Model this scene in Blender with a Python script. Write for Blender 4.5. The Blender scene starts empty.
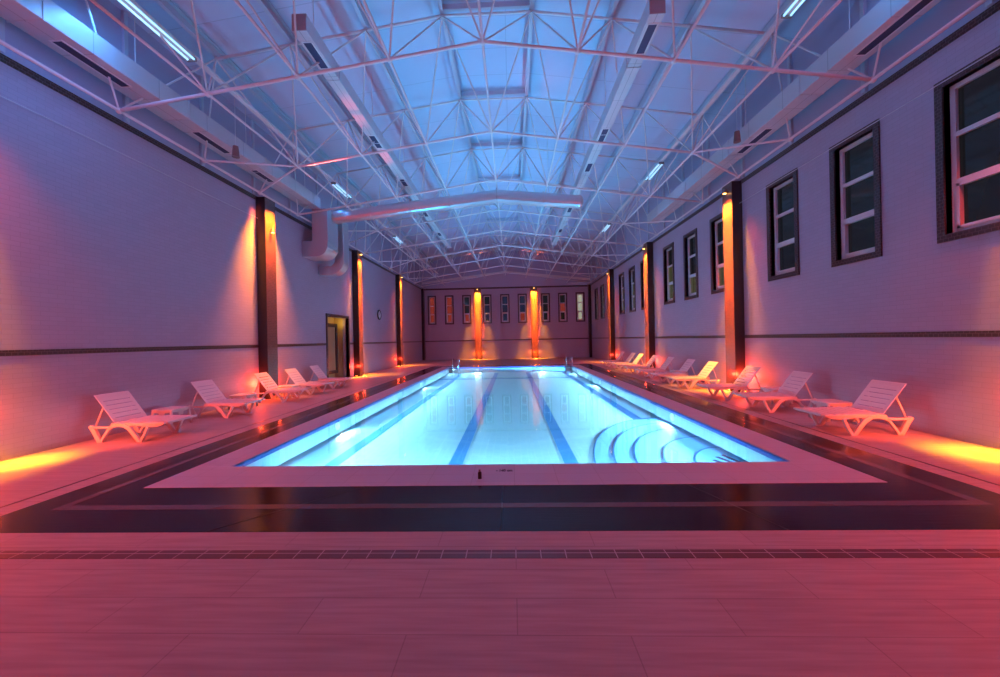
import bpy, bmesh, math, random
from mathutils import Vector, Matrix
random.seed(7)
S = bpy.context.scene
COL = S.collection
PI = math.pi

# ------------------------------------------------------------------ camera
FPX, H = 389.0, 1.65
ROLL, YAW, PITCH, CX, CY = 0.0200, 0.0335, 0.0013, 498.63, 338.84
c_, s_ = math.cos(YAW), math.sin(YAW)
Rv = Vector((c_, s_, 0)); Fv = Vector((-s_ * math.cos(PITCH), c_ * math.cos(PITCH), math.sin(PITCH))); Uv = Rv.cross(Fv)
R2 = Rv * math.cos(ROLL) - Uv * math.sin(ROLL); U2 = Rv * math.sin(ROLL) + Uv * math.cos(ROLL)
cd = bpy.data.cameras.new('camera'); cam = bpy.data.objects.new('camera', cd); COL.objects.link(cam)
cd.sensor_width = 36.0; cd.sensor_fit = 'HORIZONTAL'; cd.lens = 36.0 * FPX / 1000.0
cd.shift_x = (500 - CX) / 1000.0; cd.shift_y = (CY - 338.5) / 1000.0
cd.clip_start = 0.05; cd.clip_end = 200
cam.matrix_world = Matrix(((R2.x, U2.x, -Fv.x, 0), (R2.y, U2.y, -Fv.y, 0), (R2.z, U2.z, -Fv.z, H), (0, 0, 0, 1)))
S.camera = cam

# ------------------------------------------------------------------ view, world
S.view_settings.view_transform = 'Standard'; S.view_settings.look = 'None'
S.view_settings.gamma = 1.0; S.view_settings.use_curve_mapping = False
S.view_settings.exposure = 0.0
S.cycles.max_bounces = 8; S.cycles.diffuse_bounces = 4; S.cycles.glossy_bounces = 4
S.cycles.transparent_max_bounces = 12; S.cycles.caustics_reflective = False; S.cycles.caustics_refractive = False
S.cycles.sample_clamp_indirect = 4.0
W = bpy.data.worlds.new('night'); S.world = W; W.use_nodes = True
W.node_tree.nodes['Background'].inputs[0].default_value = (0.02, 0.03, 0.07, 1)
W.node_tree.nodes['Background'].inputs[1].default_value = 0.3

# room measures
XL, XR, YB, YF = -7.56, 6.67, 32.93, -3.0
ZT = 6.05                     # dark trim at the wall head
XC = -0.42                    # ridge line of the roof
PXL, PXR, PYN, PYF = -3.82, 3.56, 5.126, 23.37      # pool
CXL, CXR, CYN, CYF = -4.32, 4.075, 4.39, 23.95      # coping
MXL, MXR, MYN, MYF = -5.08, 4.85, 3.343, 24.70      # dark border
COLS_Y = [4.38 + 6.985 * i for i in range(4)]        # wall columns (near face)
CW, CP = 0.50, 0.28

# ------------------------------------------------------------------ lights
BLUE = (0.14, 0.36, 1.0); CYAN = (0.22, 0.68, 1.0); ORANGE = (1.0, 0.15, 0.010); RED = (1.0, 0.05, 0.045); VIOLET = (0.34, 0.30, 1.0)
def light(kind, loc, target, watts, color, size=0.2, size_y=None, cone=90, blend=0.6, spread=180, name='lamp_light'):
    d = bpy.data.lights.new(name, kind); d.energy = watts; d.color = color
    if kind == 'AREA':
        d.size = size; d.spread = math.radians(spread)
        if size_y: d.shape = 'RECTANGLE'; d.size_y = size_y
    elif kind == 'SPOT':
        d.spot_size = math.radians(cone); d.spot_blend = blend; d.shadow_soft_size = size
    else: d.shadow_soft_size = size
    o = bpy.data.objects.new(name, d); COL.objects.link(o); o.location = loc
    if target is not None:
        o.rotation_euler = (Vector(target) - Vector(loc)).to_track_quat('-Z', 'Y').to_euler()
    return o
def beam(loc, target, tangent, watts, color, w, h, spread):
    """a narrow linear lamp: w along the tangent, shining from loc to target"""
    o = light('AREA', loc, None, watts, color, w, h, spread=spread)
    z = (Vector(loc) - Vector(target)).normalized(); x = Vector(tangent).normalized(); y = z.cross(x).normalized(); x = y.cross(z)
    o.matrix_world = Matrix(((x.x, y.x, z.x, loc[0]), (x.y, y.y, z.y, loc[1]), (x.z, y.z, z.z, loc[2]), (0, 0, 0, 1))); return o
K_POOL, K_CEIL, K_TOP, K_BASE, K_RED = 1.0, 0.3, 1.0, 1.0, 1.0
AQUA = (0.36, 0.69, 0.94)
ULAMPS = [(PXL, 8.3, 1), (PXL, 16.0, 1), (PXL, 22.4, 1), (PXR, 8.8, -1), (PXR, 15.9, -1), (PXR, 21.3, -1)]
for x, y, d in ULAMPS:        # the underwater floodlights on the long walls
    light('AREA', (x + d * 0.12, y, -0.15), (x + d * 4, y, -0.20), 24 * K_POOL, (0.5, 0.85, 1.0), 0.6, 0.2)
for x, d in ((PXL, 1), (PXR, -1)):   # added strips along both long walls, evening the glow of the water
    light('AREA', (x + d * 0.05, 14.2, -0.10), (x + d * 1.75, 14.2, -0.32), 430 * K_POOL, AQUA, 17.5, 0.1, spread=26)
for x, d in ((PXL, 1), (PXR, -1)):   # added wider strips, brightening the pool floor close to the wall
    light('AREA', (x + d * 0.05, 14.2, -0.08), (x + d * 0.55, 14.2, -0.32), 60 * K_POOL, (0.10, 0.55, 1.0), 17.5, 0.1, spread=75)
for x in (PXL + 0.25, PXR - 0.25):   # added upward strips beside both long walls, turning the roof blue
    light('AREA', (x, 14.2, -0.30), (-0.4, 14.2, 9.0), 300 * K_POOL, (0.05, 0.54, 1.0), 17.5, 0.12, spread=92)
light('AREA', ((PXL + PXR) / 2, PYF - 0.25, -0.30), (XC, PYF + 4.5, 9.0), 130 * K_POOL, (0.06, 0.42, 1.0), 6.5, 0.12, spread=90)  # added upward strip at the far end, bluing the far roof
for x in (-2.1, 1.75):        # floodlights on the far end wall of the pool
    light('AREA', (x, PYF - 0.12, -0.15), (x, PYF - 6, -0.25), 70 * K_POOL, (0.5, 0.85, 1.0), 0.25, 0.25)
light('AREA', ((PXL + PXR) / 2, PYN + 0.05, -0.10), ((PXL + PXR) / 2, PYN + 1.8, -0.32), 60 * K_POOL, AQUA, 7.0, 0.1, spread=26)  # added near-end strip, evening the water like the side strips

# ------------------------------------------------------------------ materials
def mat(name, color, rough=0.5, metal=0.0, spec=0.5, emit=None, es=0.0):
    m = bpy.data.materials.new(name); m.use_nodes = True
    b = m.node_tree.nodes['Principled BSDF']
    b.inputs['Base Color'].default_value = (*color, 1); b.inputs['Roughness'].default_value = rough
    b.inputs['Metallic'].default_value = metal; b.inputs['Specular IOR Level'].default_value = spec
    if emit: b.inputs['Emission Color'].default_value = (*emit, 1); b.inputs['Emission Strength'].default_value = es
    return m
def nd(m, t, **kw):
    n = m.node_tree.nodes.new(t)
    for k, v in kw.items(): setattr(n, k, v)
    return n
def lk(m, a, b): m.node_tree.links.new(a, b)
def coords(m, axes='xyz', scale=(1, 1, 1)):
    """object coordinates with the axes re-ordered, e.g. 'yzx' for a wall along y"""
    t = nd(m, 'ShaderNodeTexCoord'); sp = nd(m, 'ShaderNodeSeparateXYZ'); cb = nd(m, 'ShaderNodeCombineXYZ')
    lk(m, t.outputs['Object'], sp.inputs[0])
    for i, a in enumerate(axes):
        ml = nd(m, 'ShaderNodeMath', operation='MULTIPLY'); ml.inputs[1].default_value = scale[i]
        lk(m, sp.outputs['xyz'.index(a)], ml.inputs[0]); lk(m, ml.outputs[0], cb.inputs[i])
    return cb.outputs[0]
def bricks(m, vec, w, h, mortar, c1, c2, cm, bump=0.0, offset=0.5, dist=0.01):
    b = nd(m, 'ShaderNodeTexBrick'); b.offset = offset
    b.inputs['Scale'].default_value = 1; b.inputs['Brick Width'].default_value = w; b.inputs['Row Height'].default_value = h
    b.inputs['Mortar Size'].default_value = mortar; b.inputs['Mortar Smooth'].default_value = 0.2
    b.inputs['Color1'].default_value = (*c1, 1); b.inputs['Color2'].default_value = (*c2, 1); b.inputs['Mortar'].default_value = (*cm, 1)
    lk(m, vec, b.inputs['Vector'])
    P = m.node_tree.nodes['Principled BSDF']
    lk(m, b.outputs['Color'], P.inputs['Base Color'])
    if bump:
        bp = nd(m, 'ShaderNodeBump'); bp.inputs['Strength'].default_value = bump; bp.inputs['Distance'].default_value = dist; bp.invert = True
        lk(m, b.outputs['Fac'], bp.inputs['Height']); lk(m, bp.outputs[0], P.inputs['Normal'])
    return b
def noise_bump(m, scale=8, strength=0.1, dist=0.01):
    P = m.node_tree.nodes['Principled BSDF']; n = nd(m, 'ShaderNodeTexNoise'); n.inputs['Scale'].default_value = scale
    t = nd(m, 'ShaderNodeTexCoord'); lk(m, t.outputs['Object'], n.inputs['Vector'])
    bp = nd(m, 'ShaderNodeBump'); bp.inputs['Strength'].default_value = strength; bp.inputs['Distance'].default_value = dist
    lk(m, n.outputs[0], bp.inputs['Height']); lk(m, bp.outputs[0], P.inputs['Normal'])
M = {}
WC = (0.44, 0.38, 0.50)
def wallmat(n, axes):
    m = mat(n, WC, 0.55); bricks(m, coords(m, axes), 0.24, 0.075, 0.004, WC, (0.42, 0.36, 0.475), (0.37, 0.32, 0.42), 0.35, dist=0.006); return m
M['wall_side'] = wallmat('painted_brick_side', 'yzx'); M['wall_end'] = wallmat('painted_brick_end', 'xzy')
def tilemat(n, axes, w=0.075, h=0.05, c=(0.055, 0.025, 0.028)):
    m = mat(n, c, 0.28); bricks(m, coords(m, axes), w, h, 0.004, c, tuple(v * 0.7 for v in c), (0.12, 0.075, 0.08), 0.5, dist=0.004); return m
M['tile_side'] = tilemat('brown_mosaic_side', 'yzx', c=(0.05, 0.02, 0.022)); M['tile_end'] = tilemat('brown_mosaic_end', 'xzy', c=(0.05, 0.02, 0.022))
M['tile_lit_side'] = tilemat('column_mosaic_side', 'yzx', c=(0.12, 0.052, 0.05)); M['tile_lit_end'] = tilemat('column_mosaic_end', 'xzy', c=(0.12, 0.052, 0.05))  # paler mosaic copy, lamp brightness put into the colour
M['column_shade'] = mat('column_shade', (0.022, 0.010, 0.012), 0.35)  # near-black: shade on the faces off the lamps, put into the colour
M['tile_dark'] = mat('brown_tile', (0.05, 0.022, 0.026), 0.3)
# stone plank floor: stretched noise for the grain, brick texture for the joints
m = mat('stone_plank_floor', (0.5, 0.45, 0.42), 0.5, spec=0.3)
b = bricks(m, coords(m, 'xyz'), 1.25, 0.31, 0.004, (0.46, 0.36, 0.36), (0.43, 0.335, 0.335), (0.33, 0.26, 0.26), 0.15, dist=0.002)
n = nd(m, 'ShaderNodeTexNoise'); n.inputs['Scale'].default_value = 1.0; n.inputs['Detail'].default_value = 6
lk(m, coords(m, 'xyz', (1.6, 26, 1)), n.inputs['Vector'])
mx = nd(m, 'ShaderNodeMixRGB', blend_type='MULTIPLY'); mx.inputs[0].default_value = 0.55
rp = nd(m, 'ShaderNodeValToRGB'); rp.color_ramp.elements[0].position = 0.3; rp.color_ramp.elements[0].color = (0.62, 0.58, 0.58, 1); rp.color_ramp.elements[1].position = 0.65
lk(m, n.outputs[0], rp.inputs[0]); lk(m, b.outputs['Color'], mx.inputs[1]); lk(m, rp.outputs[0], mx.inputs[2])
lk(m, mx.outputs[0], m.node_tree.nodes['Principled BSDF'].inputs['Base Color'])
M['floor'] = m
m = mat('brown_floor_band', (0.1, 0.04, 0.045), 0.35)
bricks(m, coords(m, 'xyz'), 0.19, 0.5, 0.004, (0.12, 0.045, 0.05), (0.10, 0.04, 0.045), (0.5, 0.42, 0.42), 0.2, offset=0.0, dist=0.003); M['band'] = m
m = mat('wet_black_stone', (0.022, 0.006, 0.009), 0.16, spec=0.15)
n = nd(m, 'ShaderNodeTexNoise'); n.inputs['Scale'].default_value = 1.0; n.inputs['Detail'].default_value = 3; lk(m, coords(m, 'xyz', (3, 30, 1)), n.inputs['Vector'])
bp = nd(m, 'ShaderNodeBump'); bp.inputs['Strength'].default_value = 0.25; bp.inputs['Distance'].default_value = 0.004
lk(m, n.outputs[0], bp.inputs['Height']); lk(m, bp.outputs[0], m.node_tree.nodes['Principled BSDF'].inputs['Normal']); M['border'] = m
M['border_line'] = mat('worn_stone_stripe', (0.10, 0.055, 0.06), 0.25)
m = mat('coping_stone', (0.55, 0.5, 0.54), 0.4)
bricks(m, coords(m, 'xyz'), 0.5, 0.25, 0.004, (0.44, 0.43, 0.52), (0.41, 0.40, 0.49), (0.32, 0.30, 0.37), 0.2, offset=0, dist=0.002); M['coping'] = m
m = mat('pool_mosaic', (0.42, 0.78, 0.93), 0.5)
bricks(m, coords(m, 'xyz'), 0.12, 0.12, 0.006, (0.50, 0.77, 0.82), (0.44, 0.72, 0.80), (0.56, 0.79, 0.83), 0, offset=0); M['pool'] = m
M['pool_side'] = mat('pool_wall_blue', (0.03, 0.11, 0.42), 0.4); M['lane'] = mat('lane_tile_blue', (0.06, 0.30, 0.62), 0.5)
M['step_edge'] = mat('step_edge_tile', (0.03, 0.16, 0.40), 0.5); M['step'] = mat('step_tile', (0.26, 0.58, 0.88), 0.5); M['stripe'] = mat('step_stripe', (0.03, 0.01, 0.06), 0.5)
# water: clear body, Fresnel mirror on the surface
m = bpy.data.materials.new('pool_water'); m.use_nodes = True; nt = m.node_tree; nt.nodes.remove(nt.nodes['Principled BSDF'])
fr = nd(m, 'ShaderNodeFresnel'); fr.inputs[0].default_value = 1.33; tr = nd(m, 'ShaderNodeBsdfTransparent'); tr.inputs[0].default_value = (0.80, 0.95, 1, 1)
gl = nd(m, 'ShaderNodeBsdfGlossy'); gl.inputs['Roughness'].default_value = 0.035; ms = nd(m, 'ShaderNodeMixShader')
n = nd(m, 'ShaderNodeTexNoise'); n.inputs['Scale'].default_value = 1.1; lk(m, coords(m, 'xyz', (1, 1, 1)), n.inputs['Vector'])
bp = nd(m, 'ShaderNodeBump'); bp.inputs['Strength'].default_value = 0.05; bp.inputs['Distance'].default_value = 0.02
lk(m, n.outputs[0], bp.inputs['Height']); lk(m, bp.outputs[0], gl.inputs['Normal'])
lk(m, fr.outputs[0], ms.inputs[0]); lk(m, tr.outputs[0], ms.inputs[1]); lk(m, gl.outputs[0], ms.inputs[2]); lk(m, ms.outputs[0], nt.nodes['Material Output'].inputs[0]); M['water'] = m
m = mat('roof_sheet', (0.72, 0.74, 0.78), 0.45)
bricks(m, coords(m, 'xyz'), 40, 1.0, 0.012, (0.53, 0.60, 0.77), (0.50, 0.57, 0.74), (0.40, 0.46, 0.61), 0.3, offset=0, dist=0.02); M['roof'] = m
M['upper_wall'] = mat('upper_wall_sheet', (0.42, 0.44, 0.60), 0.5)
M['steel'] = mat('white_steel', (0.72, 0.72, 0.74), 0.35); M['purlin'] = mat('purlin_steel', (0.50, 0.58, 0.68), 0.4)
m = mat('galvanised_duct', (0.55, 0.54, 0.60), 0.45, 0.2)
bricks(m, coords(m, 'xyz'), 50, 1.2, 0.008, (0.62, 0.62, 0.66), (0.58, 0.58, 0.62), (0.4, 0.4, 0.44), 0.3, offset=0, dist=0.01); M['duct'] = m
M['shiny_duct'] = mat('bright_duct_sheet', (0.60, 0.64, 0.70), 0.33, 0.75); M['grille'] = mat('dark_grille', (0.02, 0.03, 0.09), 0.5)
M['plastic'] = mat('white_plastic', (0.66, 0.62, 0.64), 0.4); M['frame'] = mat('white_window_frame', (0.75, 0.74, 0.76), 0.35)
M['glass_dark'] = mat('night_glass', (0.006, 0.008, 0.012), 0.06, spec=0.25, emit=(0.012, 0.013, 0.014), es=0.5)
M['glass_green'] = mat('reflection_glow_glass', (0.02, 0.02, 0.015), 0.08, emit=(0.10, 0.10, 0.045), es=0.45)  # yellow-green emission stands in for the hall reflected in these panes
M['glass_red'] = mat('red_emit_glass', (0.05, 0.01, 0.01), 0.1, emit=(0.40, 0.05, 0.03), es=0.45)  # dim red emission over the whole pane
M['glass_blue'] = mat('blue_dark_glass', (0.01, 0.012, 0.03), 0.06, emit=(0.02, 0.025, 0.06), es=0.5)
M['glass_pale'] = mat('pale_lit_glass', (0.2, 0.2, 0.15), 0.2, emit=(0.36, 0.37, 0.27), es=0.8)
M['chrome'] = mat('stainless_steel', (0.75, 0.75, 0.78), 0.15, 1.0); M['black'] = mat('black_rubber', (0.01, 0.01, 0.012), 0.5)
M['ink'] = mat('dark_lettering', (0.03, 0.01, 0.05), 0.6); M['door_frame'] = mat('dark_door_frame', (0.05, 0.02, 0.025), 0.4)
M['door_panel'] = mat('timber_door_leaf', (0.45, 0.26, 0.12), 0.45); M['yellow_wall'] = mat('corridor_plaster', (0.62, 0.5, 0.25), 0.6)
M['tube'] = mat('fluorescent_tube', (0.8, 0.9, 1), 0.4, emit=(0.28, 0.70, 1.0), es=1.5); M['warm_glow'] = mat('warm_lamp_glass', (1, 0.6, 0.2), 0.4, emit=(1, 0.45, 0.08), es=14)
M['red_glow'] = mat('red_lamp_glass', (1, 0.3, 0.1), 0.4, emit=(1, 0.2, 0.03), es=8); M['pool_glow'] = mat('pool_lamp_glass', (0.9, 1, 1), 0.4, emit=(0.5, 0.85, 1), es=0.7); M['lamp_body'] = mat('lamp_body', (0.25, 0.24, 0.24), 0.4)
M['wire'] = mat('pale_wire', (0.6, 0.58, 0.62), 0.5); M['speaker'] = mat('brown_speaker_shell', (0.22, 0.12, 0.11), 0.5)
M['clock_face'] = mat('clock_face', (0.75, 0.76, 0.8), 0.4)

# ------------------------------------------------------------------ mesh helpers
def box(bm, x0, x1, y0, y1, z0, z1):
    v = [bm.verts.new(p) for p in ((x0,y0,z0),(x1,y0,z0),(x1,y1,z0),(x0,y1,z0),(x0,y0,z1),(x1,y0,z1),(x1,y1,z1),(x0,y1,z1))]
    for f in ((3,2,1,0),(4,5,6,7),(0,1,5,4),(1,2,6,5),(2,3,7,6),(3,0,4,7)): bm.faces.new([v[i] for i in f])
def tube(bm, pts, r, n=8, closed=False):
    P = [Vector(p) for p in pts]; rings = []; N = len(P)
    prev = None
    for i, p in enumerate(P):
        a = P[(i - 1) % N] if (i > 0 or closed) else p; b = P[(i + 1) % N] if (i < N - 1 or closed) else p
        d = (b - a).normalized()
        up = prev if prev is not None else (Vector((0, 0, 1)) if abs(d.z) < 0.95 else Vector((1, 0, 0)))
        s = d.cross(up).normalized(); u = s.cross(d).normalized(); prev = u
        rings.append([bm.verts.new(p + (s * math.cos(2 * PI * k / n) + u * math.sin(2 * PI * k / n)) * r) for k in range(n)])
    for i in range(N - (0 if closed else 1)):
        A, B = rings[i], rings[(i + 1) % N]
        for k in range(n): bm.faces.new((A[k], A[(k + 1) % n], B[(k + 1) % n], B[k]))
    if not closed: bm.faces.new(rings[0][::-1]); bm.faces.new(rings[-1])
def prism(bm, outline, y0, y1, axes='xz'):
    """outline in two axes extruded along the third"""
    def P(a, b, t): return {'xz': (a, t, b), 'xy': (a, b, t), 'yz': (t, a, b)}[axes]
    A = [bm.verts.new(P(a, b, y0)) for a, b in outline]; B = [bm.verts.new(P(a, b, y1)) for a, b in outline]
    n = len(A)
    bm.faces.new(A); bm.faces.new(B[::-1])
    for i in range(n): bm.faces.new((A[i], B[i], B[(i + 1) % n], A[(i + 1) % n]))
def strip(bm, path, w, y0, y1):
    """a bar of in-plane width w following a path in x-z, extruded in y"""
    P = [Vector((a, b)) for a, b in path]; L = []; Rr = []
    for i, p in enumerate(P):
        d = (P[min(i + 1, len(P) - 1)] - P[max(i - 1, 0)]).normalized(); nn = Vector((-d.y, d.x)); ww = w[i] if isinstance(w, (list, tuple)) else w
        L.append(p + nn * ww / 2); Rr.append(p - nn * ww / 2)
    prism(bm, [tuple(q) for q in L + Rr[::-1]], y0, y1)
def obj(name, bm, m, parent=None, smooth=False, bevel=0.0, loc=None):
    bmesh.ops.recalc_face_normals(bm, faces=bm.faces)
    me = bpy.data.meshes.new(name); bm.to_mesh(me); bm.free()
    for mm in (m if isinstance(m, (list, tuple)) else [m]): me.materials.append(mm)
    if smooth:
        for p in me.polygons: p.use_smooth = True
    o = bpy.data.objects.new(name, me); COL.objects.link(o)
    if parent: o.parent = parent
    if loc: o.location = loc
    if bevel:
        md = o.modifiers.new('bevel', 'BEVEL'); md.width = bevel; md.segments = 2; md.limit_method = 'ANGLE'
    return o
def bm_(fn, *a, **k):
    b = bmesh.new(); fn(b, *a, **k); return b
def B(name, m, x0, x1, y0, y1, z0, z1, parent=None, bevel=0.0): return obj(name, bm_(box, x0, x1, y0, y1, z0, z1), m, parent, bevel=bevel)
def empty(name, loc=(0, 0, 0), rz=0.0):
    o = bpy.data.objects.new(name, None); COL.objects.link(o); o.location = loc; o.rotation_euler = (0, 0, rz); o.empty_display_size = 0.2; return o
def tag(o, label, cat, group=None):
    o['label'] = label; o['category'] = cat
    if group: o['group'] = group
    return o
def struct(o, label=None, cat=None):
    o['kind'] = 'structure'
    if label: o['label'] = label
    if cat: o['category'] = cat
    return o
def copy_tree(o, parent=None):
    c = o.copy(); COL.objects.link(c)
    if parent: c.parent = parent
    for ch in list(o.children): copy_tree(ch, c)
    return c
ORD = ['first', 'second', 'third', 'fourth', 'fifth', 'sixth', 'seventh', 'eighth', 'ninth', 'tenth']

# ------------------------------------------------------------------ walls with openings
def wall_grid(name, m, plane, at, out, u0, u1, v0, v1, holes, depth):
    """wall slab with rectangular openings; plane 'x' spans y,z ; plane 'y' spans x,z"""
    us = sorted({u0, u1, *[h[0] for h in holes], *[h[1] for h in holes]}); vs = sorted({v0, v1, *[h[2] for h in holes], *[h[3] for h in holes]})
    us = [u for u in us if u0 <= u <= u1]; vs = [v for v in vs if v0 <= v <= v1]
    b = bmesh.new(); cache = {}
    def V(u, v, t):
        k = (round(u, 4), round(v, 4), t)
        if k not in cache:
            d = at + (out * depth if t else 0)
            cache[k] = b.verts.new((d, u, v) if plane == 'x' else (u, d, v))
        return cache[k]
    def hole(i, j):
        if i < 0 or j < 0 or i >= len(us) - 1 or j >= len(vs) - 1: return True
        a, c = (us[i] + us[i + 1]) / 2, (vs[j] + vs[j + 1]) / 2
        return any(h[0] < a < h[1] and h[2] < c < h[3] for h in holes)
    for i in range(len(us) - 1):
        for j in range(len(vs) - 1):
            if hole(i, j): continue
            q = ((us[i], vs[j]), (us[i + 1], vs[j]), (us[i + 1], vs[j + 1]), (us[i], vs[j + 1]))
            for t in (0, 1): b.faces.new([V(*p, t) for p in (q if t else q[::-1])])
            for (di, dj, p1, p2) in ((-1, 0, q[0], q[3]), (1, 0, q[1], q[2]), (0, -1, q[0], q[1]), (0, 1, q[3], q[2])):
                if hole(i + di, j + dj): b.faces.new((V(*p1, 0), V(*p2, 0), V(*p2, 1), V(*p1, 1)))
    return obj(name, b, m)
WZ0, WZ1 = 3.0, 5.47
WIN_R = []
for bay in range(4):
    for k in range(3):
        y = 12.06 + (bay - 1) * 6.985 + k * 2.0 + (0.12 if bay == 0 else 0)
        if y > 4.9: WIN_R.append((y, y + 1.08))
WIN_B = [(-7.09, -6.37), (-5.63, -4.87), (-4.14, -3.38), (-2.42, -1.64), (-0.91, -0.12), (0.57, 1.36), (2.53, 3.29), (3.97, 4.74), (5.44, 6.19)]
T_ = 0.11                                    # width of the dark tile surround
DY0, DY1, DZ = 15.62, 17.88, 2.86            # door opening with its surround
struct(wall_grid('wall_right', M['wall_side'], 'x', XR, 1, YF, YB, 0, ZT, [(a + T_, b - T_, WZ0 + T_, WZ1 - T_) for a, b in WIN_R], 0.25))
struct(wall_grid('wall_left', M['wall_side'], 'x', XL, -1, YF, YB, 0, ZT, [(DY0 + T_, DY1 - T_, -0.001, DZ - T_)], 0.25))
struct(wall_grid('wall_back', M['wall_end'], 'y', YB, 1, XL, XR, 0, ZT, [(a + T_, b - T_, WZ0 + T_, WZ1 - T_) for a, b in WIN_B], 0.25))
struct(B('wall_front', M['wall_end'], XL, XR, YF - 0.25, YF, 0, 8.2))

def roof_z(x):
    d = abs(x - XC); return 9.15 if d < 0.98 else 9.15 - (d - 0.98) * 0.1415
up = bmesh.new(); prism(up, [(XL, ZT), (XR, ZT), (XR, roof_z(XR)), (XC + 0.98, 9.15), (XC - 0.98, 9.15), (XL, roof_z(XL))], YB, YB + 0.25)
struct(obj('wall_back_gable', up, M['upper_wall']))
struct(B('wall_right_upper', M['upper_wall'], XR, XR + 0.25, YF, YB, ZT, roof_z(XR)))
struct(B('wall_left_upper', M['upper_wall'], XL - 0.25, XL, YF, YB, ZT, roof_z(XL)))
pr_ = [(XL - 0.3, roof_z(XL - 0.3)), (XC - 0.98, 9.15), (XC + 0.98, 9.15), (XR + 0.3, roof_z(XR + 0.3))]
struct(obj('ceiling', bm_(prism, pr_ + [(a, z + 0.12) for a, z in pr_[::-1]], YF - 0.25, YB + 0.25), M['roof']))

# floor with the hole of the pool
def rect_ring(bm, o, i, z0, z1):
    box(bm, o[0], o[1], o[2], i[2], z0, z1); box(bm, o[0], o[1], i[3], o[3], z0, z1)
    box(bm, o[0], i[0], i[2], i[3], z0, z1); box(bm, i[1], o[1], i[2], i[3], z0, z1)
b = bmesh.new(); rect_ring(b, (XL, XR, YF, YB), (MXL, MXR, MYN, MYF), -0.2, 0); struct(obj('floor', b, M['floor']))
b = bmesh.new(); rect_ring(b, (MXL, MXR, MYN, MYF), (CXL, CXR, CYN, CYF), -0.2, 0.002); struct(obj('floor_border', b, M['border']), 'wet black stone border around the pool coping')
b = bmesh.new(); rect_ring(b, (-4.73, 4.49, 3.81, 24.36), (-4.62, 4.38, 3.91, 24.26), 0.0015, 0.004); struct(obj('trim_1', b, M['border_line']))
b = bmesh.new()
for x0, x1 in ((-2.75, -1.7), (1.9, 2.28)):
    d = 0.012; prism(b, [(x0, MYN), (x0 + d, MYN), (x1 + d, CYN), (x1, CYN)] if x0 < 0 else [(x1, MYN), (x1 + d, MYN), (x0 + d, CYN), (x0, CYN)], 0.002, 0.0045, 'xy')
box(b, -0.135, -0.122, MYN, CYN, 0.002, 0.0045); struct(obj('trim_2', b, M['black']))
struct(B('trim_3', M['band'], XL, XR, 2.93, 3.045, 0.0, 0.003))
b = bmesh.new(); box(b, -5.375, -5.345, MYN, YB, 0, 0.003); box(b, 5.11, 5.14, MYN, YB, 0, 0.003); struct(obj('trim_4', b, M['tile_dark']))
# tile bands on the walls
FZ0, FZ1 = 1.545, 1.635
b = bmesh.new()
for a, c in ((YF, DY0), (DY1, YB)): box(b, XL, XL + 0.012, a, c, FZ0, FZ1)
box(b, XR - 0.012, XR, YF, YB, FZ0, FZ1); struct(obj('trim_5', b, M['tile_side']))
struct(B('trim_6', M['tile_end'], XL, XR, YB - 0.012, YB, FZ0, FZ1))
b = bmesh.new(); box(b, XL, XL + 0.015, YF, YB, 5.96, 6.08); box(b, XR - 0.015, XR, YF, YB, 5.96, 6.08); struct(obj('trim_7', b, M['tile_side']))
struct(B('trim_8', M['tile_end'], XL, XR, YB - 0.015, YB, 5.94, 6.08))
b = bmesh.new()
prism(b, [(XL, 6.45), (XC, 7.25), (XR, 6.45), (XR, 6.62), (XC, 7.42), (XL, 6.62)], YB - 0.12, YB); struct(obj('trim_9', b, M['steel']))
b = bmesh.new()
for y in [YF + 0.9 + 1.9 * i for i in range(19)]:
    box(b, XL, XL + 0.06, y, y + 0.08, 6.09, roof_z(XL)); box(b, XR - 0.06, XR, y, y + 0.08, 6.09, roof_z(XR))
struct(obj('trim_10', b, M['purlin']))

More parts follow.
